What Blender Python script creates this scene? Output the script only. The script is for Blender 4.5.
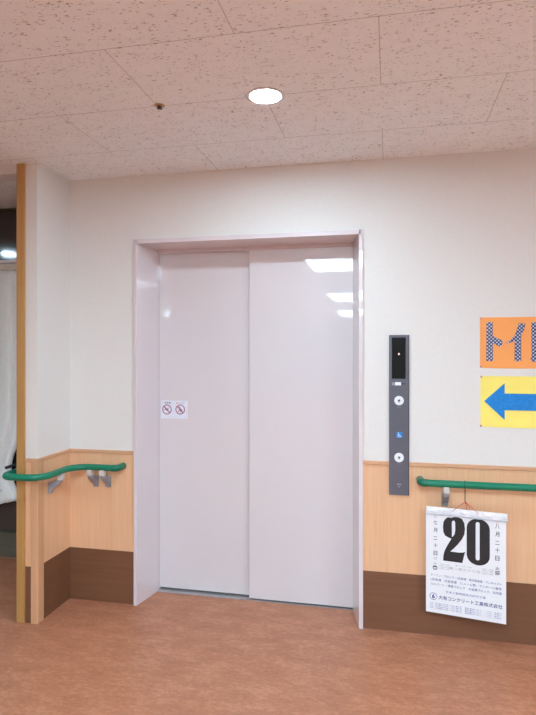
import bpy, bmesh, math, random
from mathutils import Vector, Matrix

C = bpy.context.scene.collection
for o in list(bpy.data.objects):
    bpy.data.objects.remove(o)

# ------------------------------------------------------------------ camera
cam_d = bpy.data.cameras.new('camera')
cam = bpy.data.objects.new('camera', cam_d)
C.objects.link(cam)
bpy.context.scene.camera = cam
cam.location = (0, 0, 1.485)
cam.rotation_euler = (math.radians(90), 0, math.radians(12.07))
cam_d.sensor_fit = 'VERTICAL'
cam_d.sensor_height = 36.0
cam_d.lens = 565.0 * 36.0 / 715.0
cam_d.shift_y = -7.5 / 715.0
cam_d.clip_start = 0.02
cam_d.clip_end = 60

# ------------------------------------------------------------------ world, exposure, light strengths
w = bpy.data.worlds.new('world')
bpy.context.scene.world = w
w.use_nodes = True
w.node_tree.nodes['Background'].inputs[0].default_value = (0.01, 0.012, 0.02, 1)
w.node_tree.nodes['Background'].inputs[1].default_value = 0.3
vs = bpy.context.scene.view_settings
vs.view_transform = 'Standard'
vs.look = 'None'
vs.gamma = 1
vs.use_curve_mapping = False
vs.exposure = 1.47
PANEL_LIGHT = 9.4
PANEL_COLOUR = (0.70, 0.99, 1.165)
DOWNLIGHT = 150.0

# ------------------------------------------------------------------ helpers
def lin(c):
    c = c / 255.0
    return c / 12.92 if c <= 0.04045 else ((c + 0.055) / 1.055) ** 2.4

def rgb(r, g, b):
    return (lin(r), lin(g), lin(b), 1)

class N:
    """small node-graph writer"""
    def __init__(self, name):
        self.m = bpy.data.materials.new(name)
        self.m.use_nodes = True
        self.t = self.m.node_tree
        self.b = self.t.nodes['Principled BSDF']
    def n(self, kind, **kw):
        x = self.t.nodes.new(kind)
        for k, v in kw.items():
            setattr(x, k, v)
        return x
    def l(self, a, b):
        self.t.links.new(a, b)
    def coords(self, scale=(1, 1, 1), rot=(0, 0, 0), loc=(0, 0, 0)):
        tc = self.n('ShaderNodeTexCoord')
        mp = self.n('ShaderNodeMapping')
        mp.inputs['Scale'].default_value = scale
        mp.inputs['Rotation'].default_value = rot
        mp.inputs['Location'].default_value = loc
        self.l(tc.outputs['Object'], mp.inputs['Vector'])
        return mp.outputs['Vector']
    def noise(self, vec, scale, detail=3, rough=0.5):
        x = self.n('ShaderNodeTexNoise')
        x.inputs['Scale'].default_value = scale
        x.inputs['Detail'].default_value = detail
        x.inputs['Roughness'].default_value = rough
        self.l(vec, x.inputs['Vector'])
        return x.outputs['Fac']
    def ramp(self, fac, stops, interp='LINEAR'):
        x = self.n('ShaderNodeValToRGB')
        x.color_ramp.interpolation = interp
        e = x.color_ramp.elements
        while len(e) < len(stops):
            e.new(0.5)
        for k, (p, c) in enumerate(stops):
            e[k].position = p
            e[k].color = c
        self.l(fac, x.inputs['Fac'])
        return x.outputs['Color']
    def mix(self, fac, a, b, blend='MIX'):
        x = self.n('ShaderNodeMix', data_type='RGBA', blend_type=blend)
        for s, v in ((x.inputs[0], fac), (x.inputs[6], a), (x.inputs[7], b)):
            if isinstance(v, (int, float, tuple)):
                s.default_value = v
            else:
                self.l(v, s)
        return x.outputs[2]
    def math(self, op, a, b=None):
        x = self.n('ShaderNodeMath', operation=op)
        for s, v in ((x.inputs[0], a), (x.inputs[1], b)):
            if v is None:
                continue
            if isinstance(v, (int, float)):
                s.default_value = v
            else:
                self.l(v, s)
        return x.outputs[0]
    def bump(self, h, strength, dist):
        x = self.n('ShaderNodeBump')
        x.inputs['Strength'].default_value = strength
        x.inputs['Distance'].default_value = dist
        self.l(h, x.inputs['Height'])
        self.l(x.outputs['Normal'], self.b.inputs['Normal'])
    def col(self, c):
        if isinstance(c, tuple):
            self.b.inputs['Base Color'].default_value = c
        else:
            self.l(c, self.b.inputs['Base Color'])
    def set(self, **kw):
        for k, v in kw.items():
            self.b.inputs[k.replace('_', ' ')].default_value = v
        return self

W1 = (1, 1, 1, 1)
K0 = (0, 0, 0, 1)

def plain(name, c, rough=0.5, var=0.04, scale=30, metallic=0.0, spec=0.5, bump=0.0, coat=0.0):
    g = N(name)
    v = g.coords()
    f = g.noise(v, scale, 4)
    lo = tuple(x * (1 - var) for x in c[:3]) + (1,)
    hi = tuple(min(1, x * (1 + var)) for x in c[:3]) + (1,)
    g.col(g.ramp(f, [(0.3, lo), (0.7, hi)]))
    g.set(Roughness=rough, Metallic=metallic)
    g.b.inputs['Specular IOR Level'].default_value = spec
    if coat:
        g.b.inputs['Coat Weight'].default_value = coat
        g.b.inputs['Coat Roughness'].default_value = 0.028
        g.b.inputs['Coat IOR'].default_value = 1.6
    if bump:
        g.bump(f, bump, 0.002)
    return g.m

def emit(name, c, s):
    g = N(name)
    g.col(rgb(240, 240, 240))
    g.b.inputs['Emission Color'].default_value = tuple(c) + (1,)
    g.b.inputs['Emission Strength'].default_value = s
    g.set(Roughness=0.4)
    return g.m

def wood(name, base, dark, light, axis='Z', rough=0.4, amount=1.0, fine=130):
    g = N(name)
    sc = {'Z': (1, 1, 0.03), 'X': (0.04, 1, 1)}[axis]
    v = g.coords(sc)
    f1 = g.noise(v, fine, 5, 0.6)
    f2 = g.noise(v, 14, 3)
    a = g.ramp(f1, [(0.32, dark), (0.52, base), (0.7, light)])
    b = g.ramp(f2, [(0.3, dark), (0.7, light)])
    g.col(g.mix(0.5, g.mix(0.3, a, b), base))
    g.set(Roughness=rough)
    g.bump(f1, 0.08, 0.001)
    return g.m

# ------------------------------------------------------------------ materials
def m_wall():
    g = N('embossed_wallpaper')
    v = g.coords()
    f = g.noise(v, 260, 4, 0.6)
    vv = g.coords((1, 1, 0.15))
    s = g.noise(vv, 320, 2)
    h = g.math('ADD', f, s)
    g.col(g.ramp(f, [(0.3, rgb(223, 217, 213)), (0.7, rgb(231, 225, 221))]))
    g.set(Roughness=0.75)
    g.bump(h, 0.25, 0.0012)
    return g.m

def m_ceiling():
    # rock-wool tiles, 910 x 455 mm in running bond, with elongated worm pits
    g = N('acoustic_ceiling_tiles')
    tc = g.n('ShaderNodeTexCoord')
    sep = g.n('ShaderNodeSeparateXYZ')
    g.l(tc.outputs['Object'], sep.inputs[0])
    X, Y = sep.outputs[0], sep.outputs[1]
    ty = g.math('DIVIDE', g.math('ADD', Y, 20 * 0.455 - 2.66 + 20 * 0.455), 0.455)
    row = g.math('FLOOR', ty)
    fy = g.math('SUBTRACT', ty, row)
    odd = g.math('MODULO', row, 2.0)
    tx = g.math('ADD', g.math('DIVIDE', g.math('ADD', X, 0.03 + 20 * 0.91), 0.91), g.math('MULTIPLY', odd, 0.5))
    fx = g.math('FRACT', tx)
    def near(fr, width):
        d = g.math('MINIMUM', fr, g.math('SUBTRACT', 1.0, fr))
        return g.math('LESS_THAN', d, width)
    joint = g.math('MAXIMUM', near(fx, 0.0016), near(fy, 0.0036))
    v = g.coords((0.5, 1.2, 1))
    n1 = g.noise(v, 112, 3, 0.6)
    n2 = g.noise(g.coords((0.6, 1, 1), loc=(3, 1, 0)), 33, 3)
    cov = g.math('ADD', n1, g.math('MULTIPLY', g.math('SUBTRACT', n2, 0.5), 0.25))
    pit = g.ramp(cov, [(0.352, W1), (0.385, K0)])
    base = g.ramp(n2, [(0.3, rgb(241, 242, 245)), (0.7, rgb(245, 246, 249))])
    c = g.mix(pit, base, rgb(178, 163, 160))
    c = g.mix(g.math('MULTIPLY', joint, 0.5), c, rgb(120, 100, 94))
    g.col(c)
    g.set(Roughness=0.9)
    g.b.inputs['Specular IOR Level'].default_value = 0.2
    h = g.math('SUBTRACT', g.math('SUBTRACT', 1.0, pit), joint)
    g.bump(h, 0.4, 0.002)
    return g.m

def m_floor():
    g = N('marbled_vinyl_floor')
    v = g.coords((0.6, 1.3, 1))
    a = g.noise(v, 11, 6, 0.62)
    b = g.noise(g.coords((0.75, 1.3, 1), loc=(7, 3, 0)), 46, 6, 0.68)
    c = g.noise(g.coords((0.5, 1, 1), loc=(1, 9, 0)), 150, 4, 0.6)
    f = g.math('ADD', g.math('MULTIPLY', a, 0.42), g.math('ADD', g.math('MULTIPLY', b, 0.38), g.math('MULTIPLY', c, 0.2)))
    g.col(g.ramp(f, [(0.38, rgb(162, 104, 76)), (0.5, rgb(180, 118, 88)), (0.62, rgb(200, 140, 110))]))
    g.set(Roughness=0.42)
    g.b.inputs['Specular IOR Level'].default_value = 0.4
    g.bump(c, 0.05, 0.001)
    return g.m

M = {}
M['wall'] = m_wall()
M['ceiling'] = m_ceiling()
M['floor'] = m_floor()
M['maple'] = wood('pale_maple_panel', rgb(233, 182, 142), rgb(220, 164, 122), rgb(240, 196, 159))
M['maple_trim'] = wood('pale_wood_rail', rgb(214, 162, 125), rgb(200, 146, 108), rgb(224, 176, 140), 'X')
M['guard'] = wood('corner_guard_wood', rgb(212, 160, 120), rgb(198, 143, 102), rgb(224, 176, 138), fine=60)
M['post'] = wood('ochre_post_wood', rgb(186, 138, 80), rgb(166, 118, 62), rgb(202, 156, 98), fine=60)
M['kick'] = wood('walnut_kick_board', rgb(120, 78, 55), rgb(106, 66, 45), rgb(132, 89, 65), 'X', 0.42, fine=55)
M['door'] = plain('pale_pink_enamel', rgb(220, 210, 212), 0.32, 0.01, 4, spec=0.4, coat=0.85)
M['frame'] = plain('pale_pink_frame_enamel', rgb(222, 208, 211), 0.3, 0.01, 4, spec=0.4, coat=1.0)
M['steel'] = plain('brushed_steel', rgb(190, 188, 190), 0.35, 0.06, 60, metallic=0.7)
M['dark'] = plain('dark_gap', rgb(40, 38, 42), 0.6)
M['green'] = plain('green_handrail_vinyl', rgb(0, 122, 92), 0.3, 0.05, 20)
M['green_cap'] = plain('green_handrail_cap', rgb(0, 110, 82), 0.3, 0.05, 20)
M['bracket_light'] = plain('pale_grey_bracket', rgb(205, 200, 198), 0.4)
M['bracket'] = plain('grey_bracket', rgb(150, 150, 158), 0.4)
M['panel'] = plain('slate_grey_plate', rgb(94, 93, 103), 0.38, 0.03, 40)
M['panel_side'] = plain('dark_slate_edge', rgb(62, 63, 76), 0.4)
M['screen'] = plain('black_display_glass', rgb(18, 22, 22), 0.12)
M['button'] = plain('white_button_plastic', rgb(232, 234, 238), 0.35)
M['button_ring'] = plain('button_ring', rgb(190, 194, 202), 0.3, metallic=0.3)
M['ink'] = plain('black_ink', rgb(38, 34, 36), 0.6)
M['ink_grey'] = plain('grey_ink', rgb(150, 150, 160), 0.6)
M['blue_ink'] = plain('blue_ink', rgb(50, 56, 130), 0.6)
M['blue_ink_pale'] = plain('pale_blue_ink', rgb(92, 98, 156), 0.6)
M['paper'] = plain('calendar_paper', rgb(236, 234, 238), 0.6, 0.015, 12)
M['strip'] = plain('clear_plastic_strip', rgb(236, 236, 242), 0.22, 0.12, 45, bump=0.6)
M['tin'] = plain('calendar_tin_edge', rgb(200, 200, 212), 0.35, 0.1, 40)
M['red'] = plain('red_string', rgb(214, 50, 44), 0.6)
M['black'] = plain('black_cord', rgb(28, 28, 32), 0.5)
M['orange'] = plain('orange_paper', rgb(255, 166, 92), 0.7, 0.02, 8)
M['yellow'] = plain('yellow_paper', rgb(255, 232, 116), 0.65, 0.03, 8)
M['blue'] = plain('blue_arrow_paper', rgb(0, 128, 208), 0.6, 0.16, 120)
M['blue_sign'] = plain('blue_wheelchair_sign', rgb(20, 138, 220), 0.4)
M['white'] = plain('white_print', rgb(240, 240, 244), 0.5)
M['sticker'] = plain('white_sticker_film', rgb(228, 226, 238), 0.4)
M['red_ink'] = plain('dark_red_ink', rgb(160, 70, 92), 0.5)
M['orange_ink'] = plain('orange_ink', rgb(226, 150, 90), 0.5)
M['pin'] = plain('pink_pin', rgb(206, 150, 160), 0.4)
M['white_paint'] = plain('white_paint', rgb(225, 220, 222), 0.5, 0.01)
M['curtain'] = plain('grey_white_curtain_cloth', rgb(244, 244, 242), 0.85, 0.03, 60)
M['curtain_head'] = plain('cream_curtain_tape', rgb(205, 196, 182), 0.85, 0.05, 60)
M['night'] = plain('dark_window_glass', rgb(72, 64, 60), 0.08, 0.1, 3)
M['olive'] = plain('olive_grey_board', rgb(92, 88, 74), 0.6)
M['shade'] = plain('dark_brown_board', rgb(62, 52, 44), 0.6)
M['brass'] = plain('brass', rgb(190, 150, 96), 0.35, metallic=0.7)
M['bronze'] = plain('dark_bronze', rgb(70, 46, 30), 0.4, metallic=0.5)
M['led'] = emit('orange_led', (1.0, 0.14, 0.02), 0.32)
M['tube'] = emit('light_diffuser', PANEL_COLOUR, PANEL_LIGHT)
M['lamp'] = emit('downlight_glow', (0.70, 0.99, 1.165), DOWNLIGHT)
M['lamp_ring'] = plain('white_downlight_ring', rgb(226, 214, 214), 0.4)

def m_houndstooth():
    g = N('navy_check_paper')
    tc = g.n('ShaderNodeTexCoord')
    mp = g.n('ShaderNodeMapping')
    mp.inputs['Rotation'].default_value = (0, math.radians(45), 0)
    mp.inputs['Location'].default_value = (0.001, 0, 0)
    g.l(tc.outputs['Object'], mp.inputs['Vector'])
    sep = g.n('ShaderNodeSeparateXYZ')
    g.l(mp.outputs['Vector'], sep.inputs[0])
    def band(s):
        f = g.math('FRACT', g.math('ADD', g.math('DIVIDE', s, 0.0128), 100.0))
        return g.math('GREATER_THAN', f, 0.40)
    cell = g.math('MULTIPLY', band(sep.outputs[0]), band(sep.outputs[2]))
    c = g.mix(cell, rgb(40, 38, 92), rgb(200, 202, 222))
    g.col(c)
    g.set(Roughness=0.7)
    return g.m
M['check'] = m_houndstooth()

# ------------------------------------------------------------------ object builders
def tag(o, label, cat=None, group=None):
    o['label'] = label
    if cat:
        o['category'] = cat
    if group:
        o['group'] = group
    return o

def thing(name, label, cat, loc=(0, 0, 0), rotz=0, group=None):
    o = bpy.data.objects.new(name, None)
    o.empty_display_size = 0.028
    C.objects.link(o)
    o.location = loc
    o.rotation_euler = (0, 0, rotz)
    return tag(o, label, cat, group)

def obj(name, bm, m, parent=None, bevel=0.0, smooth=False, label=None, origin=None):
    me = bpy.data.meshes.new(name)
    bmesh.ops.recalc_face_normals(bm, faces=bm.faces)
    if origin is not None:
        bmesh.ops.translate(bm, verts=bm.verts, vec=-Vector(origin))
    if smooth:
        for f in bm.faces:
            f.smooth = True
    bm.to_mesh(me)
    bm.free()
    me.materials.append(M[m] if isinstance(m, str) else m)
    o = bpy.data.objects.new(name, me)
    C.objects.link(o)
    if parent is not None:
        o.parent = parent
    if origin is not None:
        o.location = origin
    if bevel:
        b = o.modifiers.new('bevel', 'BEVEL')
        b.width = bevel
        b.segments = 3
        b.limit_method = 'ANGLE'
        b.angle_limit = math.radians(40)
    if smooth:
        e = o.modifiers.new('edges', 'EDGE_SPLIT')
        e.split_angle = math.radians(45)
    if label:
        o['label'] = label
    return o

def struct(name, bm, m, bevel=0.0, label=None, parent=None):
    o = obj(name, bm, m, parent, bevel)
    if parent is None:
        o['kind'] = 'structure'
    if label:
        o['label'] = label
    return o

def box(bm, x0, x1, y0, y1, z0, z1):
    v = [bm.verts.new(p) for p in ((x0, y0, z0), (x1, y0, z0), (x1, y1, z0), (x0, y1, z0),
                                   (x0, y0, z1), (x1, y0, z1), (x1, y1, z1), (x0, y1, z1))]
    for f in ((0, 3, 2, 1), (4, 5, 6, 7), (0, 1, 5, 4), (1, 2, 6, 5), (2, 3, 7, 6), (3, 0, 4, 7)):
        bm.faces.new([v[i] for i in f])
    return bm

def B(*a):
    bm = bmesh.new()
    if isinstance(a[0], (tuple, list)):
        for q in a:
            box(bm, *q)
    else:
        box(bm, *a)
    return bm

def prism(bm, pts, axis, a, b):
    """extrude a polygon along axis: 'z' uses (x, y), 'x' uses (y, z), 'y' uses (x, z)"""
    f = {'z': lambda p, t: (p[0], p[1], t), 'x': lambda p, t: (t, p[0], p[1]), 'y': lambda p, t: (p[0], t, p[1])}[axis]
    lo = [bm.verts.new(f(p, a)) for p in pts]
    hi = [bm.verts.new(f(p, b)) for p in pts]
    bm.faces.new(lo)
    bm.faces.new(hi)
    n = len(pts)
    for i in range(n):
        bm.faces.new((lo[i], lo[(i + 1) % n], hi[(i + 1) % n], hi[i]))
    return bm

def tube(bm, pts, r, seg=16, cap=True):
    pts = [Vector(p) for p in pts]
    rings = []
    up = None
    for i, p in enumerate(pts):
        t = (pts[min(i + 1, len(pts) - 1)] - pts[max(i - 1, 0)]).normalized()
        if up is None:
            ref = Vector((0, 0, 1)) if abs(t.z) < 0.9 else Vector((1, 0, 0))
            up = (ref - t * ref.dot(t)).normalized()
        else:
            up = (up - t * up.dot(t)).normalized()
        s = t.cross(up)
        rr = r[i] if isinstance(r, (list, tuple)) else r
        rings.append([bm.verts.new(p + (up * math.cos(2 * math.pi * k / seg) + s * math.sin(2 * math.pi * k / seg)) * rr) for k in range(seg)])
    for a, b in zip(rings, rings[1:]):
        for k in range(seg):
            bm.faces.new((a[k], a[(k + 1) % seg], b[(k + 1) % seg], b[k]))
    if cap:
        bm.faces.new(rings[0])
        bm.faces.new(rings[-1])
    return bm

def lathe(bm, prof, centre, axis='z', seg=40):
    """prof: (radius, height) pairs"""
    cx, cy, cz = centre
    rings = []
    for r, h in prof:
        ring = []
        for k in range(seg):
            a = 2 * math.pi * k / seg
            u, v = math.cos(a) * r, math.sin(a) * r
            p = {'z': (cx + u, cy + v, cz + h), 'y': (cx + u, cy + h, cz + v)}[axis]
            ring.append(bm.verts.new(p))
        rings.append(ring)
    for a, b in zip(rings, rings[1:]):
        for k in range(seg):
            bm.faces.new((a[k], a[(k + 1) % seg], b[(k + 1) % seg], b[k]))
    bm.faces.new(rings[0])
    bm.faces.new(rings[-1])
    return bm

def arc(cx, cy, r, a0, a1, n, z):
    return [(cx + r * math.cos(math.radians(a0 + (a1 - a0) * i / n)), cy + r * math.sin(math.radians(a0 + (a1 - a0) * i / n)), z) for i in range(n + 1)]

TO_WALL = Matrix(((1, 0, 0, 0), (0, 0, -1, 0), (0, 1, 0, 0), (0, 0, 0, 1)))   # flat XY artwork -> upright, facing -Y

def curve_mesh(cu):
    o = bpy.data.objects.new('tmp', cu)
    C.objects.link(o)
    dg = bpy.context.evaluated_depsgraph_get()
    dg.update()
    me = bpy.data.meshes.new_from_object(o.evaluated_get(dg))
    bpy.data.objects.remove(o)
    bpy.data.curves.remove(cu)
    return me

def add_text(bm, body, u0, v0, u1, v1, y=0.0, thick=0.0003, bold=0.0, spacing=1.0, line=1.0):
    """lettering stretched into the rectangle u0..u1, v0..v1 of the plane at depth y"""
    cu = bpy.data.curves.new('t', 'FONT')
    cu.body = body
    cu.size = 0.1
    cu.resolution_u = 3
    cu.offset = bold
    cu.space_character = spacing
    cu.space_line = line
    me = curve_mesh(cu)
    if not me.vertices:
        return bm
    xs = [p.co.x for p in me.vertices]
    ys = [p.co.y for p in me.vertices]
    sx = (u1 - u0) / max(1e-6, max(xs) - min(xs))
    sy = (v1 - v0) / max(1e-6, max(ys) - min(ys))
    T = Matrix.Translation((u0, y - thick, v0)) @ TO_WALL @ Matrix.Diagonal((sx, sy, 1, 1)) @ Matrix.Translation((-min(xs), -min(ys), 0))
    me.transform(T)
    tmp = bmesh.new()
    tmp.from_mesh(me)
    r = bmesh.ops.extrude_face_region(tmp, geom=tmp.faces[:])
    bmesh.ops.translate(tmp, verts=[g for g in r['geom'] if isinstance(g, bmesh.types.BMVert)], vec=(0, thick, 0))
    m2 = bpy.data.meshes.new('m')
    tmp.to_mesh(m2)
    tmp.free()
    bm.from_mesh(m2)
    bpy.data.meshes.remove(me)
    bpy.data.meshes.remove(m2)
    return bm

def add_shape(bm, loops, y=0.0, thick=0.0004):
    """filled outline(s) (u, v) with holes, upright on the plane at depth y"""
    cu = bpy.data.curves.new('s', 'CURVE')
    cu.dimensions = '2D'
    cu.fill_mode = 'BOTH'
    cu.extrude = thick / 2
    for L in loops:
        s = cu.splines.new('POLY')
        s.points.add(len(L) - 1)
        for p, q in zip(s.points, L):
            p.co = (q[0], q[1], 0, 1)
        s.use_cyclic_u = True
    me = curve_mesh(cu)
    me.transform(Matrix.Translation((0, y - thick / 2, 0)) @ TO_WALL)
    bm.from_mesh(me)
    bpy.data.meshes.remove(me)
    return bm

def circle(u, v, r, n=32):
    return [(u + r * math.cos(2 * math.pi * i / n), v + r * math.sin(2 * math.pi * i / n)) for i in range(n)]

def smoothen(L, it=2):
    for _ in range(it):
        Q = []
        for i in range(len(L)):
            a, b = L[i], L[(i + 1) % len(L)]
            Q.append((a[0] * .75 + b[0] * .25, a[1] * .75 + b[1] * .25))
            Q.append((a[0] * .25 + b[0] * .75, a[1] * .25 + b[1] * .75))
        L = Q
    return L

# ------------------------------------------------------------------ the setting
WY = 3.06            # face of the back wall
H = 2.5
XR, YB, XL = 4.2, -15.5, -9.0
FX0, FX1 = -1.450, -0.134         # outer edges of the lift frame
NX = -1.866          # face of the niche return wall
WING = 2.735         # face of the narrow wing wall
PX0, PX1 = -1.983, -1.936         # ochre post
FAR = 3.58           # wall of the side room

struct('floor', B(XL, XR, YB, 4.2, -0.12, 0.0), 'floor')
struct('ceiling', B(XL, XR, YB, 4.2, H, H + 0.12), 'ceiling')
WT = 0.895           # top of the wood dado
struct('wall_back', B((NX, FX0, WY, 3.45, WT - .02, H), (FX1, XR, WY, 3.45, WT - .02, H), (FX0, FX1, WY, 3.25, 2.127, H),
                      (NX, FX0, WY + .006, 3.45, 0, WT - .02), (FX1, XR, WY + .006, 3.45, 0, WT - .02)), 'wall')
struct('wall_niche', B((-1.985, NX, WING, 3.45, WT - .02, H), (-1.985, NX - .006, WING + .006, 3.45, 0, WT - .02)), 'wall')
struct('wall_shaft', B(FX0 - .1, FX1 + .1, 3.46, 3.52, 0, 2.5), 'dark')
struct('wall_right', B(XR, XR + .1, YB, 3.45, 0, H), 'wall')
struct('wall_left', B(XL - .1, XL, YB, 4.2, 0, H), 'wall')
struct('wall_front', B(XL, XR, YB - .1, YB, 0, H), 'wall')
struct('wall_corridor', B(XL, -3.6, 2.74, 2.86, 0, H), 'wall')
struct('wall_side_room', B((XL, -3.7, FAR, FAR + .12, 0, H), (-3.7, -1.985, FAR, FAR + .12, 0, .16), (-3.7, -1.985, FAR, FAR + .12, 2.49, H)), 'olive')
struct('trim_header', B(-3.6, PX0, 2.735, 2.86, 2.452, H), 'white_paint')

# wood dado, kick board, capping rail
KT = 0.307
struct('trim_dado_back', B((NX, FX0, WY, WY + .006, KT, WT - .018), (FX1, XR, WY, WY + .006, KT, WT - .018)), 'maple', label='pale wood dado panel on the back wall')
struct('trim_dado_niche', B((NX - .006, NX, WING, WY, KT, WT - .018), (PX1, NX, WING, WING + .006, KT, WT - .018)), 'maple')
struct('baseboard_back', B((NX, FX0, WY - .0015, WY + .006, 0, KT), (FX1, XR, WY - .0015, WY + .006, 0, KT)), 'kick', label='dark brown kick board')
struct('baseboard_niche', B((NX - .006, NX + .0015, WING, WY, 0, KT), (PX1, NX, WING - .0015, WING + .006, 0, KT)), 'kick')
struct('trim_rail_back', B((NX, FX0, WY - .009, WY + .004, WT - .019, WT + .001), (FX1, XR, WY - .009, WY + .004, WT - .019, WT + .001)), 'maple_trim', 0.003)
bm = B(NX - .004, NX + .009, WING - .009, WY, WT - .019, WT + .001)
box(bm, PX1, NX - .004, WING - .009, WING + .004, WT - .019, WT + .001)
struct('trim_rail_niche', bm, 'maple_trim', 0.003)
# corner guard: an angle of wood wrapped round the outside corner
bm = bmesh.new()
prism(bm, [(-1.899, WING - .008), (-1.862, WING - .008), (NX + .009, WING - .004), (NX + .009, 2.785), (NX, 2.785), (NX, WING), (-1.899, WING)], 'z', 0, WT - .02)
struct('trim_corner_guard', bm, 'guard', 0.002)
bm = bmesh.new()
box(bm, PX0, PX1, WING - .014, 2.88, 0, H)
struct('trim_post', bm, 'post', 0.003)

# lift entrance: splayed jambs, head, steel sill
bm = bmesh.new()
prism(bm, [(FX0, WY + .2), (FX0, 3.045), (-1.430, 3.045), (-1.392, 3.256), (-1.392, 3.34), (FX0, 3.34)], 'z', 0, 2.127)
prism(bm, [(FX1, WY + .2), (FX1, 3.045), (-0.156, 3.045), (-0.201, 3.256), (-0.201, 3.34), (FX1, 3.34)], 'z', 0, 2.127)
prism(bm, [(3.045, 2.127), (3.045, 2.102), (3.256, 2.098), (3.256, 2.078), (3.34, 2.078), (3.34, 2.127)], 'x', -1.440, -0.146)
struct('trim_elevator_frame', bm, 'frame', 0.0015, 'pale pink splayed metal frame around the elevator doors')
struct('trim_elevator_sill', B((-1.41, -0.18, 3.252, 3.275, 0, .0035), (-1.41, -0.18, 3.281, 3.30, 0, .0035), (-1.41, -0.18, 3.306, 3.34, 0, .0035)), 'steel', label='grey metal elevator door sill')
struct('door_1', B(-1.40, -0.79, 3.298, 3.33, 0.012, 2.10), 'door', 0.001, 'left elevator door panel, set further back')
struct('door_2', B(-0.812, -0.195, 3.262, 3.292, 0.010, 2.10), 'door', 0.0015, 'right elevator door panel, in front')
struct('trim_shaft_gap', B(-1.40, -0.195, 3.335, 3.345, 0, 2.1), 'dark')

# side room seen past the post: dark window over a low board
win = struct('window_1', B((-3.7, -1.99, 3.592, 3.60, .16, 2.50)), 'night', label='dark window of the side room')
struct('window_frame', B((-3.7, -1.99, FAR - .01, 3.592, 2.49, 2.499), (-3.7, -1.99, FAR - .02, 3.592, .165, .178), (-2.86, -2.83, FAR - .01, 3.592, .178, 2.49)), 'olive', parent=win)
struct('baseboard_side_room', B((-3.7, -1.99, FAR - .006, FAR, 0, .08)), 'olive')

# ------------------------------------------------------------------ curtain
random.seed(4)
t = thing('curtain', 'grey white curtain tied back in front of the dark window left of the post', 'curtain', (-2.80, 3.46, 0))
bm = bmesh.new()
NU, NV = 150, 60
rows = []
for j in range(NV + 1):
    s = j / NV
    z_top = 2.075
    row = []
    for i in range(NU + 1):
        u = i / NU
        # right edge: straight, drawn in to the tie, flaring below
        zb = 0.33 + 0.10 * u ** 1.6 + 0.02 * math.sin(u * 9)
        z = z_top + (zb - z_top) * s
        k = math.exp(-((z - 0.66) / 0.22) ** 2)
        xr = -2.44 - 0.12 * k - 0.02 * (1 - s)
        x = -3.25 + (xr + 3.25) * u
        y = 3.46 + (0.022 - 0.008 * k) * math.sin(u * 70 + 1.4 * math.sin(u * 11) + 0.5 * s) + 0.008 * math.sin(u * 31 + 2 * s)
        row.append(bm.verts.new((x + 2.80, y - 3.46, z)))
    rows.append(row)
for a, b in zip(rows, rows[1:]):
    for i in range(NU):
        bm.faces.new((a[i], a[i + 1], b[i + 1], b[i]))
cl = obj('curtain_cloth', bm, 'curtain', t, smooth=True)
sm = cl.modifiers.new('thick', 'SOLIDIFY')
sm.thickness = 0.002
bm = B(-.45, .33, -.028, -.024, 2.035, 2.08)
obj('heading_tape', bm, 'curtain_head', t)
bm = tube(bmesh.new(), [(-.6, -.02, 2.096), (.80, -.02, 2.096)], 0.012, 12)
obj('curtain_rail', bm, 'white_paint', t, smooth=True, label='white curtain rail')
bm = tube(bmesh.new(), [(.215, -.03, .672), (.24, -.02, .68), (.30, .02, .70), (.34, .08, .72)], 0.010, 10)
obj('curtain_tie', bm, 'dark', t, smooth=True, label='dark curtain tie')
bm = lathe(bmesh.new(), [(0.0005, -.016), (.009, -.013), (.015, -.005), (.016, .002), (.012, .010), (0.0005, .014)], (.19, -.06, .520), 'z', 16)
obj('tie_knob', bm, 'white', t, smooth=True, label='small white round knob')

# ------------------------------------------------------------------ handrails
RZ, RR = 0.807, 0.0185
RY = 2.985

def bracket(parent, x, y, nx, ny, side=1):
    """saddle under the rail, arm slanting down to an oval plate on the wall; (nx, ny) points to the wall"""
    n = Vector((nx, ny, 0))
    tdir = Vector((ny, -nx, 0)) * side
    P = Vector((x, y, 0))
    def mk(name, lo, hi, w, th_pts, m):
        pass
    bm = bmesh.new()
    def ext(profile, w):
        # profile in (n, z), extruded along t
        a = [bm.verts.new(P + n * q[0] + tdir * (-w) + Vector((0, 0, q[1]))) for q in profile]
        b = [bm.verts.new(P + n * q[0] + tdir * w + Vector((0, 0, q[1]))) for q in profile]
        bm.faces.new(a)
        bm.faces.new(b)
        k = len(profile)
        for i in range(k):
            bm.faces.new((a[i], a[(i + 1) % k], b[(i + 1) % k], b[i]))
    ext([(-.016, RZ - .014), (.016, RZ - .014), (.016, RZ - .050), (-.010, RZ - .050), (-.016, RZ - .042)], .014)
    br = obj('bracket', bm, 'bracket_light', parent, 0.003, label='pale grey bracket saddle under the green rail')
    gap = 0.075 if abs(ny) > .5 else 0.0705
    bm = bmesh.new()
    ext([(-.006, RZ - .046), (.016, RZ - .046), (gap - .012, RZ - .062), (gap, RZ - .062), (gap, RZ - .128), (gap - .012, RZ - .130), (gap - .020, RZ - .110), (.000, RZ - .066)], .0165)
    obj('wall_mount', bm, 'bracket', br, 0.005, label='darker grey wall mount')
    return br

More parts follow.
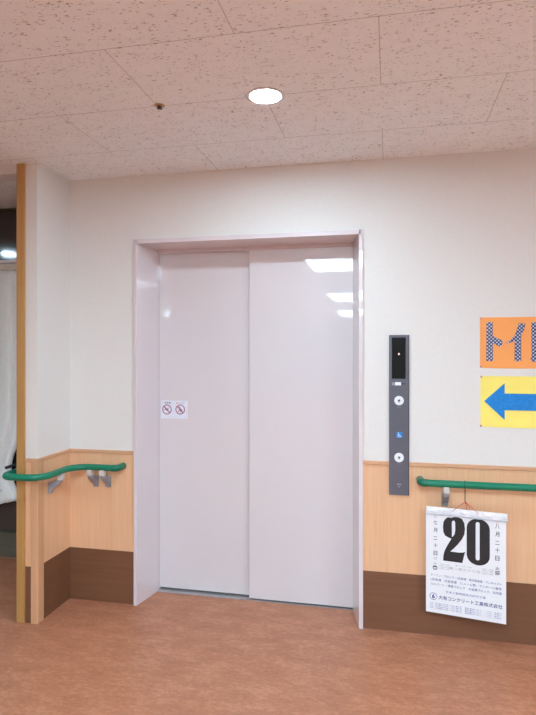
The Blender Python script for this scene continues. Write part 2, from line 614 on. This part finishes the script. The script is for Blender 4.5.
HR_BASE = (-1.77, 2.75, RZ)
hr = thing('handrail', 'green handrail bending around the niche corner and the wooden post at left', 'handrail', (0, 0, 0))
pts = [(-1.548, RY, RZ), (-1.58, RY, RZ), (-1.62, RY, RZ)]
pts += arc(-1.690, RY - .105, .105, 90, 180, 12, RZ)           # inside corner
pts += [(-1.795, 2.83, RZ), (-1.795, 2.78, RZ)]
pts += arc(-1.885, 2.753, .090, 0, -90, 12, RZ)                # round the outside corner
pts += [(-1.92, 2.663, RZ), (-1.96, 2.663, RZ)]
pts += arc(-1.978, 2.713, .050, -90, -180, 10, RZ)
pts += [(-2.028, 2.76, RZ), (-2.028, 2.85, RZ)]
obj('rail', tube(bmesh.new(), pts, RR, 20), 'green', hr, smooth=True)
cap = [(-1.552, RY, RZ), (-1.542, RY, RZ)] + arc(-1.542, RY + .022, .022, -90, 0, 6, RZ)[1:] + [(-1.520, WY - .001, RZ)]
obj('end_cap', tube(bmesh.new(), cap, RR + .0012, 20), 'green_cap', hr, smooth=True, label='darker green end cap turned into the wall')
cap = [(-2.028, 2.838, RZ), (-2.028, 2.85, RZ)] + arc(-2.006, 2.85, .022, 180, 90, 6, RZ)[1:] + [(-1.985, 2.872, RZ)]
obj('end_cap', tube(bmesh.new(), cap, RR + .0012, 20), 'green_cap', hr, smooth=True)
bracket(hr, -1.692, RY, 0, 1)
bracket(hr, -1.613, RY, 0, 1)
bracket(hr, -1.795, 2.85, -1, 0)

hr2 = thing('handrail', 'straight green handrail below the call panel with calendar hanging on it', 'handrail', (0, 0, 0))
obj('rail', tube(bmesh.new(), [(.188, RY, RZ), (1.2, RY, RZ), (2.4, RY, RZ), (3.6, RY, RZ)], RR, 20), 'green', hr2, smooth=True)
cap = [(.192, RY, RZ), (.182, RY, RZ)] + arc(.182, RY + .022, .022, -90, -180, 6, RZ)[1:] + [(.160, WY - .001, RZ)]
obj('end_cap', tube(bmesh.new(), cap, RR + .0012, 20), 'green_cap', hr2, smooth=True, label='darker green end cap turned into the wall')
for x in (.284, 1.18, 2.08, 2.98):
    bracket(hr2, x, RY, 0, 1)

# ------------------------------------------------------------------ call panel
cp = thing('elevator_call_panel', 'tall slate grey call panel with black display right of the elevator', 'call panel', (.0525, WY, .722))
def L(u, v):
    return (u, v - .722)
obj('face_plate', B(-.0515, .0515, -.012, -.0005, 0, .842), 'panel', cp, 0.0012)
obj('side_edge', B(.0475, .0517, -.0124, -.0004, 0, .842), 'panel_side', cp, label='darker right edge of plate')
obj('display_screen', B(-.037, .034, -.0136, -.011, .612, .829), 'screen', cp, 0.001, label='black glass display')
bm = add_shape(bmesh.new(), [[(-.0045, .742 - .005), (.003, .742 - .005), (.003, .742 + .005), (-.0045, .742 + .005)]], -.0136)
obj('floor_number', bm, 'led', cp, label='small orange lit indicator')
bm = B(-.020, .010, -.0132, -.0115, .577, .594)
obj('name_plate', bm, 'white', cp, label='small white label strip')
bm = B(-.037, -.021, -.0130, -.0115, .577, .592)
obj('name_plate', bm, 'bracket', cp, label='small grey label')
bm = B(.012, .032, -.0130, -.0115, .583, .588)
obj('name_plate', bm, 'ink', cp, label='thin black strip')
for z in (1.219 - .722, .920 - .722):
    b = obj('call_button', lathe(bmesh.new(), [(.0245, -.0118), (.0245, -.0150), (.0225, -.0165), (.0205, -.0160), (.0200, -.0185), (.001, -.0190)], (0, 0, z), 'y', 40), 'button', cp, smooth=True, label='round white call button')
    a = add_shape(bmesh.new(), [[(0, z + .0085), (.0085, z - .001), (.0026, z - .001), (.0026, z - .0085), (-.0026, z - .0085), (-.0026, z - .001), (-.0085, z - .001)]], -.0190)
    obj('up_arrow', a, 'ink', b)
    # four tiny braille dots under the button
    bm = bmesh.new()
    for k in range(3):
        lathe(bm, [(.0014, -.0118), (.001, -.0130), (.0002, -.0133)], (-.008 + .008 * k, 0, z - .034), 'y', 8)
    obj('braille_dots', bm, 'button_ring', cp)
z = 1.039 - .722
b = obj('wheelchair_sign', B(-.014, .017, -.0130, -.0115, z - .015, z + .015), 'blue_sign', cp, label='small blue wheelchair sign')
bm = bmesh.new()
add_shape(bm, [circle(-.003, z + .0105, .0026, 12)], -.0130)
add_shape(bm, [[(-.0045, z + .007), (-.0015, z + .007), (-.001, z + .003), (.005, z + .003), (.005, z + .001), (-.0005, z + .001), (0, z - .002), (.006, z - .002), (.009, z - .009), (.013, z - .008), (.0125, z - .0105), (.0075, z - .0115), (.0045, z - .0045), (-.003, z - .0045)]], -.0130)
ring = [(.0005 + .0085 * math.cos(math.radians(a)), z - .004 + .0085 * math.sin(math.radians(a))) for a in range(130, 331, 20)]
ring += [(.0005 + .0066 * math.cos(math.radians(a)), z - .004 + .0066 * math.sin(math.radians(a))) for a in range(330, 129, -20)]
add_shape(bm, [ring], -.0130)
obj('wheelchair_symbol', bm, 'white', b)
bm = bmesh.new()
z = .775 - .722
for sx in (-1, 1):
    add_shape(bm, [circle(.0005 + sx * .0058, z + .003, .0042, 16), circle(.0005 + sx * .0058, z + .003, .0026, 16)], -.012)
add_shape(bm, [[(-.005, z - .008), (.006, z - .008), (.0005, z - .012)]], -.012)
obj('round_mark', bm, 'button_ring', cp, label='faint small grey printed mark')

# ------------------------------------------------------------------ paper signs
def sheet(bm, x0, x1, z0, z1, y, seed, lift=0.004):
    nu, nv = 24, 16
    g = []
    for j in range(nv + 1):
        r = []
        for i in range(nu + 1):
            u, v = i / nu, j / nv
            d = 0.0015 + lift * (math.sin(u * math.pi) * 0.3 + 0.25) * (1 - math.sin(v * math.pi)) * (0.5 + 0.5 * math.sin(u * 9 + seed))
            dz = -0.003 * math.sin(u * math.pi) * (1 if j == 0 else 0)
            r.append((x0 + (x1 - x0) * u, y - abs(d), z0 + (z1 - z0) * v + dz))
        g.append(r)
    F = [[bm.verts.new(p) for p in r] for r in g]
    K = [[bm.verts.new((p[0], p[1] + .0004, p[2])) for p in r] for r in g]
    for j in range(nv):
        for i in range(nu):
            bm.faces.new((F[j][i], F[j][i + 1], F[j + 1][i + 1], F[j + 1][i]))
            bm.faces.new((K[j][i], K[j + 1][i], K[j + 1][i + 1], K[j][i + 1]))
    for i in range(nu):
        bm.faces.new((F[0][i], K[0][i], K[0][i + 1], F[0][i + 1]))
        bm.faces.new((F[nv][i], F[nv][i + 1], K[nv][i + 1], K[nv][i]))
    for j in range(nv):
        bm.faces.new((F[j][0], F[j + 1][0], K[j + 1][0], K[j][0]))
        bm.faces.new((F[j][nu], K[j][nu], K[j + 1][nu], F[j + 1][nu]))
    return bm

def pin(parent, x, z):
    obj('pin', lathe(bmesh.new(), [(.0052, -.0008), (.0052, -.0035), (.0035, -.0055), (.0005, -.006)], (x, 0, z), 'y', 14), 'pin', parent, smooth=True)

# orange sign: letters cut from checked paper
SX, SZ = .457, 1.394
so = thing('paper_sign', 'orange paper sign with checked Japanese letters pinned above the yellow one', 'sign', (SX, WY, SZ))
obj('paper', sheet(bmesh.new(), 0, .364, 0, .258, 0, 1.0, .003), 'orange', so, smooth=True)
def rel(Lp):
    return [(p[0] - SX, p[1] - SZ) for p in Lp]
LET = {
    'to': [(.488, 1.627), (.518, 1.626), (.519, 1.556), (.566, 1.532), (.563, 1.512), (.558, 1.500), (.519, 1.519), (.520, 1.429), (.487, 1.429)],
    'i': [(.642, 1.622), (.651, 1.619), (.673, 1.618), (.668, 1.590), (.653, 1.556), (.654, 1.430), (.622, 1.429), (.623, 1.531), (.600, 1.522), (.577, 1.516), (.602, 1.535), (.624, 1.560)],
    're': [(.701, 1.624), (.731, 1.624), (.732, 1.468), (.768, 1.492), (.795, 1.528), (.815, 1.512), (.786, 1.468), (.746, 1.436), (.712, 1.424), (.696, 1.434), (.702, 1.452)],
}
for k in ('to', 'i', 're'):
    obj('letter', add_shape(bmesh.new(), [rel(LET[k])], -.0042, .0006), 'check', so, label='letter cut from navy and white checked paper')
pin(so, .004, .005)
pin(so, .360, .005)
pin(so, .004, .253)
pin(so, .360, .253)

SX, SZ = .459, 1.093
sy = thing('paper_sign', 'yellow paper sign with blue left arrow pinned below the orange one', 'sign', (SX, WY, SZ))
obj('paper', sheet(bmesh.new(), 0, .364, 0, .259, 0, 2.6, .003), 'yellow', sy, smooth=True)
arr = [(.477, 1.224), (.575, 1.316), (.575, 1.264), (.79, 1.264), (.79, 1.180), (.575, 1.179), (.575, 1.130)]
obj('arrow', add_shape(bmesh.new(), [rel(arr)], -.0042, .0006), 'blue', sy, label='blue arrow pointing left')
pin(sy, .004, .255)
pin(sy, .002, .003)
pin(sy, .360, .255)
pin(sy, .360, .004)

# ------------------------------------------------------------------ sticker on the left door
st = thing('warning_sticker', 'white sticker with two red no symbols on left elevator door', 'sticker', (-1.300, 3.298, 1.06))
obj('film', B(-.086, .090, -.0010, -.0001, 0, .112), 'sticker', st)
def prohibition(cx, cz, r, figure):
    s = obj('no_symbol', add_shape(bmesh.new(), [circle(cx, cz, r), circle(cx, cz, r * .82)], -.0012), 'red_ink', st, label='round red no symbol')
    d = r * .88
    a = math.radians(135)
    ux, uz = math.cos(a), math.sin(a)
    wx, wz = -uz * r * .1, ux * r * .1
    bar = [(cx + ux * d + wx, cz + uz * d + wz), (cx + ux * d - wx, cz + uz * d - wz), (cx - ux * d - wx, cz - uz * d - wz), (cx - ux * d + wx, cz - uz * d + wz)]
    obj('slash', add_shape(bmesh.new(), [bar], -.0018), 'red_ink', s)
    obj('figure', add_shape(bmesh.new(), figure, -.0013, .0003), 'ink_grey', s, label='grey figure behind the slash')
r = .031
c1 = (-.046, .056)
c2 = (.041, .058)
f1 = [[(c1[0] - .018, c1[1] + .004), (c1[0] + .002, c1[1] + .006), (c1[0] + .010, c1[1] + .014), (c1[0] + .013, c1[1] + .010), (c1[0] + .006, c1[1] - .001), (c1[0] + .016, c1[1] - .012), (c1[0] + .008, c1[1] - .013), (c1[0] - .004, c1[1] - .005), (c1[0] - .018, c1[1] - .002)]]
f2 = [circle(c2[0] - .004, c2[1] + .015, .005, 14), [(c2[0] - .009, c2[1] + .008), (c2[0] + .002, c2[1] + .008), (c2[0] + .014, c2[1] - .002), (c2[0] + .011, c2[1] - .006), (c2[0] + .002, c2[1] - .001), (c2[0] + .008, c2[1] - .018), (c2[0] + .002, c2[1] - .019), (c2[0] - .004, c2[1] - .007), (c2[0] - .012, c2[1] - .019), (c2[0] - .016, c2[1] - .015), (c2[0] - .008, c2[1] - .003)]]
prohibition(*c1, r, f1)
prohibition(*c2, r, f2)
bm = add_text(bmesh.new(), 'さわる', c1[0] - .016, .092, c1[0] + .025, .105, -.001, bold=.002)
obj('printed_text', bm, 'ink', st)
bm = add_text(bmesh.new(), 'よりかかる', c2[0] - .008, .093, c2[0] + .028, .104, -.001, bold=.001)
obj('printed_text', bm, 'ink_grey', st)
obj('warning_mark', add_shape(bmesh.new(), [[(c2[0] - .027, .092), (c2[0] - .013, .092), (c2[0] - .020, .106)]], -.001), 'orange_ink', st, label='small orange triangle')

# ------------------------------------------------------------------ calendar
CX, CY = .378, 2.98
ca = thing('wall_calendar', 'large white tear-off calendar showing 20 hung from the green handrail', 'calendar', (CX, CY, 0), math.radians(-10))
bm = bmesh.new()
# page block, slightly bowed towards its lower edge
nu, nv = 10, 24
U0, U1, V0, V1 = -.194, .1865, .1415, .662
F, K = [], []
for j in range(nv + 1):
    a, b = [], []
    for i in range(nu + 1):
        u, v = i / nu, j / nv
        x = U0 + (U1 - U0) * u
        zz = V0 + (V1 - V0) * v
        a.append(bm.verts.new((x, 0, zz)))
        b.append(bm.verts.new((x, .005, zz)))
    F.append(a)
    K.append(b)
for j in range(nv):
    for i in range(nu):
        bm.faces.new((F[j][i], F[j][i + 1], F[j + 1][i + 1], F[j + 1][i]))
        bm.faces.new((K[j][i], K[j + 1][i], K[j + 1][i + 1], K[j][i + 1]))
for i in range(nu):
    bm.faces.new((F[0][i], K[0][i], K[0][i + 1], F[0][i + 1]))
    bm.faces.new((F[nv][i], F[nv][i + 1], K[nv][i + 1], K[nv][i]))
for j in range(nv):
    bm.faces.new((F[j][0], F[j + 1][0], K[j + 1][0], K[j][0]))
    bm.faces.new((F[j][nu], K[j][nu], K[j + 1][nu], F[j + 1][nu]))
obj('page_block', bm, 'paper', ca)

def crumple(bm, u0, u1, v0, v1, y, amp, seed, nu=60, nv=6):
    rnd = random.Random(seed)
    ph = [rnd.uniform(0, 6) for _ in range(6)]
    A, Bk = [], []
    for j in range(nv + 1):
        ra, rb = [], []
        for i in range(nu + 1):
            u, v = i / nu, j / nv
            d = amp * (math.sin(u * 23 + ph[0] + 3 * v) + math.sin(u * 41 + ph[1] - 4 * v) * .6 + math.sin(v * 6 + ph[2] + u * 5)) * (v if v < .5 else 1 - v) * 2
            x = u0 + (u1 - u0) * u
            zz = v0 + (v1 - v0) * v + (amp * .6 * math.sin(u * 17 + ph[3]) if j == 0 else 0)
            ra.append(bm.verts.new((x, y - abs(d), zz)))
            rb.append(bm.verts.new((x, y - abs(d) + .001, zz)))
        A.append(ra)
        Bk.append(rb)
    for j in range(nv):
        for i in range(nu):
            bm.faces.new((A[j][i], A[j][i + 1], A[j + 1][i + 1], A[j + 1][i]))
            bm.faces.new((Bk[j][i], Bk[j + 1][i], Bk[j + 1][i + 1], Bk[j][i + 1]))
    for i in range(nu):
        bm.faces.new((A[0][i], Bk[0][i], Bk[0][i + 1], A[0][i + 1]))
        bm.faces.new((A[nv][i], A[nv][i + 1], Bk[nv][i + 1], Bk[nv][i]))
    for j in range(nv):
        bm.faces.new((A[j][0], A[j + 1][0], Bk[j + 1][0], Bk[j][0]))
        bm.faces.new((A[j][nu], Bk[j][nu], Bk[j + 1][nu], A[j + 1][nu]))
    return bm
obj('top_strip', crumple(bmesh.new(), -.192, .192, .650, .683, -.004, .0022, 3), 'strip', ca, smooth=True, label='shiny crumpled white strip along the top')
obj('binding_edge', B(-.196, .194, -.006, .007, .6425, .6485), 'tin', ca, 0.001, label='thin grey metal edge')
obj('back_card', B(-.190, .190, .005, .0075, .655, .681), 'paper', ca)

# the big number, each digit with its slit
TWO = [(-0.1102, 0.5846), (-0.1074, 0.6105), (-0.0993, 0.6257), (-0.0884, 0.6354), (-0.0792, 0.6360), (-0.0705, 0.6346), (-0.0586, 0.6404), (-0.0371, 0.6428), (-0.0184, 0.6348), (-0.0077, 0.6163), (-0.004, 0.5858), (-0.0077, 0.5572), (-0.0184, 0.5334), (-0.0398, 0.5025), (-0.0586, 0.4802), (-0.0748, 0.4640), (-0.0600, 0.4637), (-0.0300, 0.4640), (-0.0131, 0.4666), (-0.0035, 0.4718), (-0.0088, 0.4501), (-0.0169, 0.4138), (-0.1094, 0.4134), (-0.1084, 0.4369), (-0.1029, 0.4620), (-0.0932, 0.4843), (-0.0813, 0.5068), (-0.0690, 0.5300), (-0.0829, 0.5338), (-0.0993, 0.5414), (-0.1085, 0.5591)]
SLIT2 = [(-0.0668, 0.5390), (-0.0672, 0.6123), (-0.064, 0.62), (-0.0586, 0.6223), (-0.0538, 0.6206), (-0.0511, 0.6141), (-0.0505, 0.5747), (-0.0537, 0.5545), (-0.0610, 0.5424)]
def stadium(u0, u1, v0, v1, n=12, k=1.35):
    r = (u1 - u0) / 2
    c = (u0 + u1) / 2
    q = []
    for i in range(n + 1):
        a = math.pi * i / n
        q.append((c + r * math.cos(a), v1 - r * k + r * k * math.sin(a)))
    for i in range(n + 1):
        a = math.pi + math.pi * i / n
        q.append((c + r * math.cos(a), v0 + r * k + r * k * math.sin(a)))
    return q
obj('date_digit', add_shape(bmesh.new(), [TWO, SLIT2], 0, .0005), 'ink', ca, label='large black digit 2')
obj('date_digit', add_shape(bmesh.new(), [stadium(.004, .112, .4125, .6445, 14, .9), stadium(.0462, .0650, .437, .628, 10, 1)], 0, .0005), 'ink', ca, label='large black digit 0')

for k, ch in enumerate('七月二十日'):
    bm = bmesh.new()
    z = .604 - k * .0395
    add_text(bm, ch, -.156, z - .011, -.138, z + .011 if ch != '二' else z + .006, 0, bold=.001)
    obj('date_character', bm, 'ink', ca, label='small black Japanese date character, left column')
for k, ch in enumerate('八月二十日'):
    bm = bmesh.new()
    z = .618 - k * .0395
    add_text(bm, ch, .137, z - .012, .156, z + .012 if ch != '二' else z + .006, 0, bold=.001)
    obj('date_character', bm, 'ink', ca, label='small black Japanese date character, right column')
bm = add_text(bmesh.new(), '火', .138, .401, .157, .418, 0, bold=.001)
add_text(bm, '曜', .137, .374, .158, .397, 0, bold=.001)
obj('printed_weekday', bm, 'ink', ca, label='black weekday characters')
bm = bmesh.new()
add_shape(bm, [smoothen([(-.160, .382), (-.138, .382), (-.138, .361), (-.160, .361)]), smoothen([(-.157, .375), (-.141, .375), (-.141, .366), (-.157, .366)])], 0)
obj('printed_icon', bm, 'ink', ca, label='small black rounded square icon')
bm = bmesh.new()
add_text(bm, '大安', -.157, .413, -.140, .426, 0)
add_text(bm, '旧暦', -.156, .388, -.142, .398, 0)
for k in range(4):
    add_text(bm, '一白水星たつみの日', -.130, .392 - k * .008, -.080, .397 - k * .008, 0)
    add_text(bm, '大安吉日二十四節気', .075, .396 - k * .008, .128, .401 - k * .008, 0)
add_text(bm, '暮らしのこよみ', -.050, .394, .030, .400, 0)
add_text(bm, '第二百三十二日', -.080, .374, .066, .386, 0)
add_shape(bm, [circle(-.147, .632, .007, 16), circle(-.147, .632, .0055, 16)], 0)
obj('printed_text', bm, 'ink_grey', ca, label='small grey printed lines')
bm = add_shape(bmesh.new(), [circle(.1465, .643, .0085, 20), circle(.1465, .643, .0070, 20)], 0)
obj('printed_icon', bm, 'orange_ink', ca, label='small orange ring')

bm = bmesh.new()
for z, s in ((.334, 'ケーソン・ブロック・L形側溝　高圧推進管・プレキャスト'), (.311, 'L形側溝　可変側溝　ヒューム管、マンホール蓋版'), (.288, 'カルバート・擁壁ブロック　大型積ブロック、共同溝')):
    add_text(bm, s, -.170, z - .0065, .166, z + .0065, 0, bold=.0005)
add_text(bm, '日本工業規格表示許可工場', -.095, .250, .092, .262, 0)
obj('printed_text', bm, 'blue_ink_pale', ca, label='three blue lines of Japanese product names')
bm = bmesh.new()
add_text(bm, '大有コンクリート工業株式会社', -.132, .213, .170, .2335, 0, bold=.0010)
obj('printed_text', bm, 'blue_ink', ca, label='bold blue Japanese company name')
bm = bmesh.new()
add_shape(bm, [circle(-.157, .224, .0185, 32), circle(-.157, .224, .0165, 32)], 0)
add_text(bm, '6', -.164, .213, -.150, .236, 0, bold=.003)
obj('printed_logo', bm, 'blue_ink', ca, label='blue circle logo')
bm = bmesh.new()
for k in range(4):
    z = .190 - k * .0085
    add_text(bm, '本社工場', -.174, z - .0025, -.158, z + .0025, 0)
    add_text(bm, '名古屋市中区栄一丁目二番三号', -.148, z - .0025, -.020, z + .0025, 0)
    add_text(bm, '電話番号〇五二・一二三・四五六', -.005, z - .0025, .166, z + .0025, 0)
obj('printed_text', bm, 'blue_ink_pale', ca, label='tiny blue address lines')

bm = bmesh.new()
tube(bm, [(-.066, -.0045, .668), (-.034, -.003, .697), (-.004, -.002, .722)], .0013, 8)
tube(bm, [(.062, -.0045, .668), (.030, -.003, .697), (-.002, -.002, .722)], .0013, 8)
tube(bm, [(.006, -.003, .672), (.004, -.002, .700), (-.003, -.002, .721)], .0013, 8)
tube(bm, [(.020, -.003, .672), (.016, -.002, .700), (-.001, -.002, .719)], .0013, 8)
obj('red_string', bm, 'red', ca, smooth=True)
bm = bmesh.new()
q = [(-.004, .006 + .0215 * math.sin(math.radians(a)), RZ + .0215 * math.cos(math.radians(a))) for a in range(120, -121, -15)]
q = [(-.004, .012, .722), (-.004, .018, .76)] + q + [(-.004, -.008, .76), (-.004, -.001, .722)]
tube(bm, q, .0016, 8)
lathe(bm, [(.0005, -.004), (.003, -.002), (.003, .002), (.0005, .004)], (-.004, .002, .720), 'z', 10)
obj('black_cord', bm, 'black', ca, smooth=True, label='black cord looped over the green rail')

# ------------------------------------------------------------------ ceiling fittings
for dx, dy, dlabel in ((-.482, 2.205, 'round recessed ceiling downlight, lit bright white, in front of the elevator'),
                       (-3.92, 1.93, 'second round downlight far left, seen only as a glint in the dark side window')):
  dl = thing('downlight', dlabel, 'downlight', (dx, dy, H))
  obj('trim_ring', lathe(bmesh.new(), [(.063, -.001), (.078, -.0005), (.080, -.002), (.077, -.0035), (.068, -.004), (.0635, -.003)], (0, 0, 0), 'z', 48), 'lamp_ring', dl, smooth=True)
  obj('lamp_lens', lathe(bmesh.new(), [(.0615, -.0010), (.0615, -.0030), (.050, -.0040), (.028, -.0048), (.001, -.0050)], (0, 0, 0), 'z', 48), 'lamp', dl, smooth=True, label='glowing white lens')

sp = thing('sprinkler_head', 'tiny brass sprinkler head on a ceiling joint left of the downlight', 'sprinkler', (-.930, 2.198, H))
obj('flange', lathe(bmesh.new(), [(.022, 0), (.022, -.002), (.012, -.005), (.001, -.0055)], (0, 0, 0), 'z', 24), 'brass', sp, smooth=True)
obj('body', lathe(bmesh.new(), [(.009, -.004), (.009, -.009), (.006, -.012), (.001, -.013)], (0, 0, 0), 'z', 16), 'bronze', sp, smooth=True)
obj('deflector', lathe(bmesh.new(), [(.011, -.012), (.012, -.0135), (.001, -.015)], (0, 0, 0), 'z', 20), 'bronze', sp, smooth=True)

def panel_light(x, y, w_, d_):
    o = thing('ceiling_light', 'flush rectangular ceiling light panel behind the camera, centre row reflected in the elevator door, others unseen', 'ceiling light', (x, y, H), group='flush ceiling light panels')
    hw, hd = w_ / 2, d_ / 2
    obj('frame', B((-hw - .03, hw + .03, -hd - .03, -hd, -.012, -.0005), (-hw - .03, hw + .03, hd, hd + .03, -.012, -.0005), (-hw - .03, -hw, -hd, hd, -.012, -.0005), (hw, hw + .03, -hd, hd, -.012, -.0005)), 'white_paint', o)
    obj('diffuser', B(-hw, hw, -hd, hd, -.008, -.002), 'tube', o)
    return o
for x, y, d in ((-.30, -.22, 1.0), (-.46, -4.4, 1.7), (-.70, -9.2, 2.4), (-6.9, -4.4, 1.0)):  # the far-left panel is an added, unseen light that brightens the left side
    panel_light(x, y, 1.24, d)
panel_light(2.7, -.22, 1.24, .98)
panel_light(2.7, -4.4, 1.24, .98)
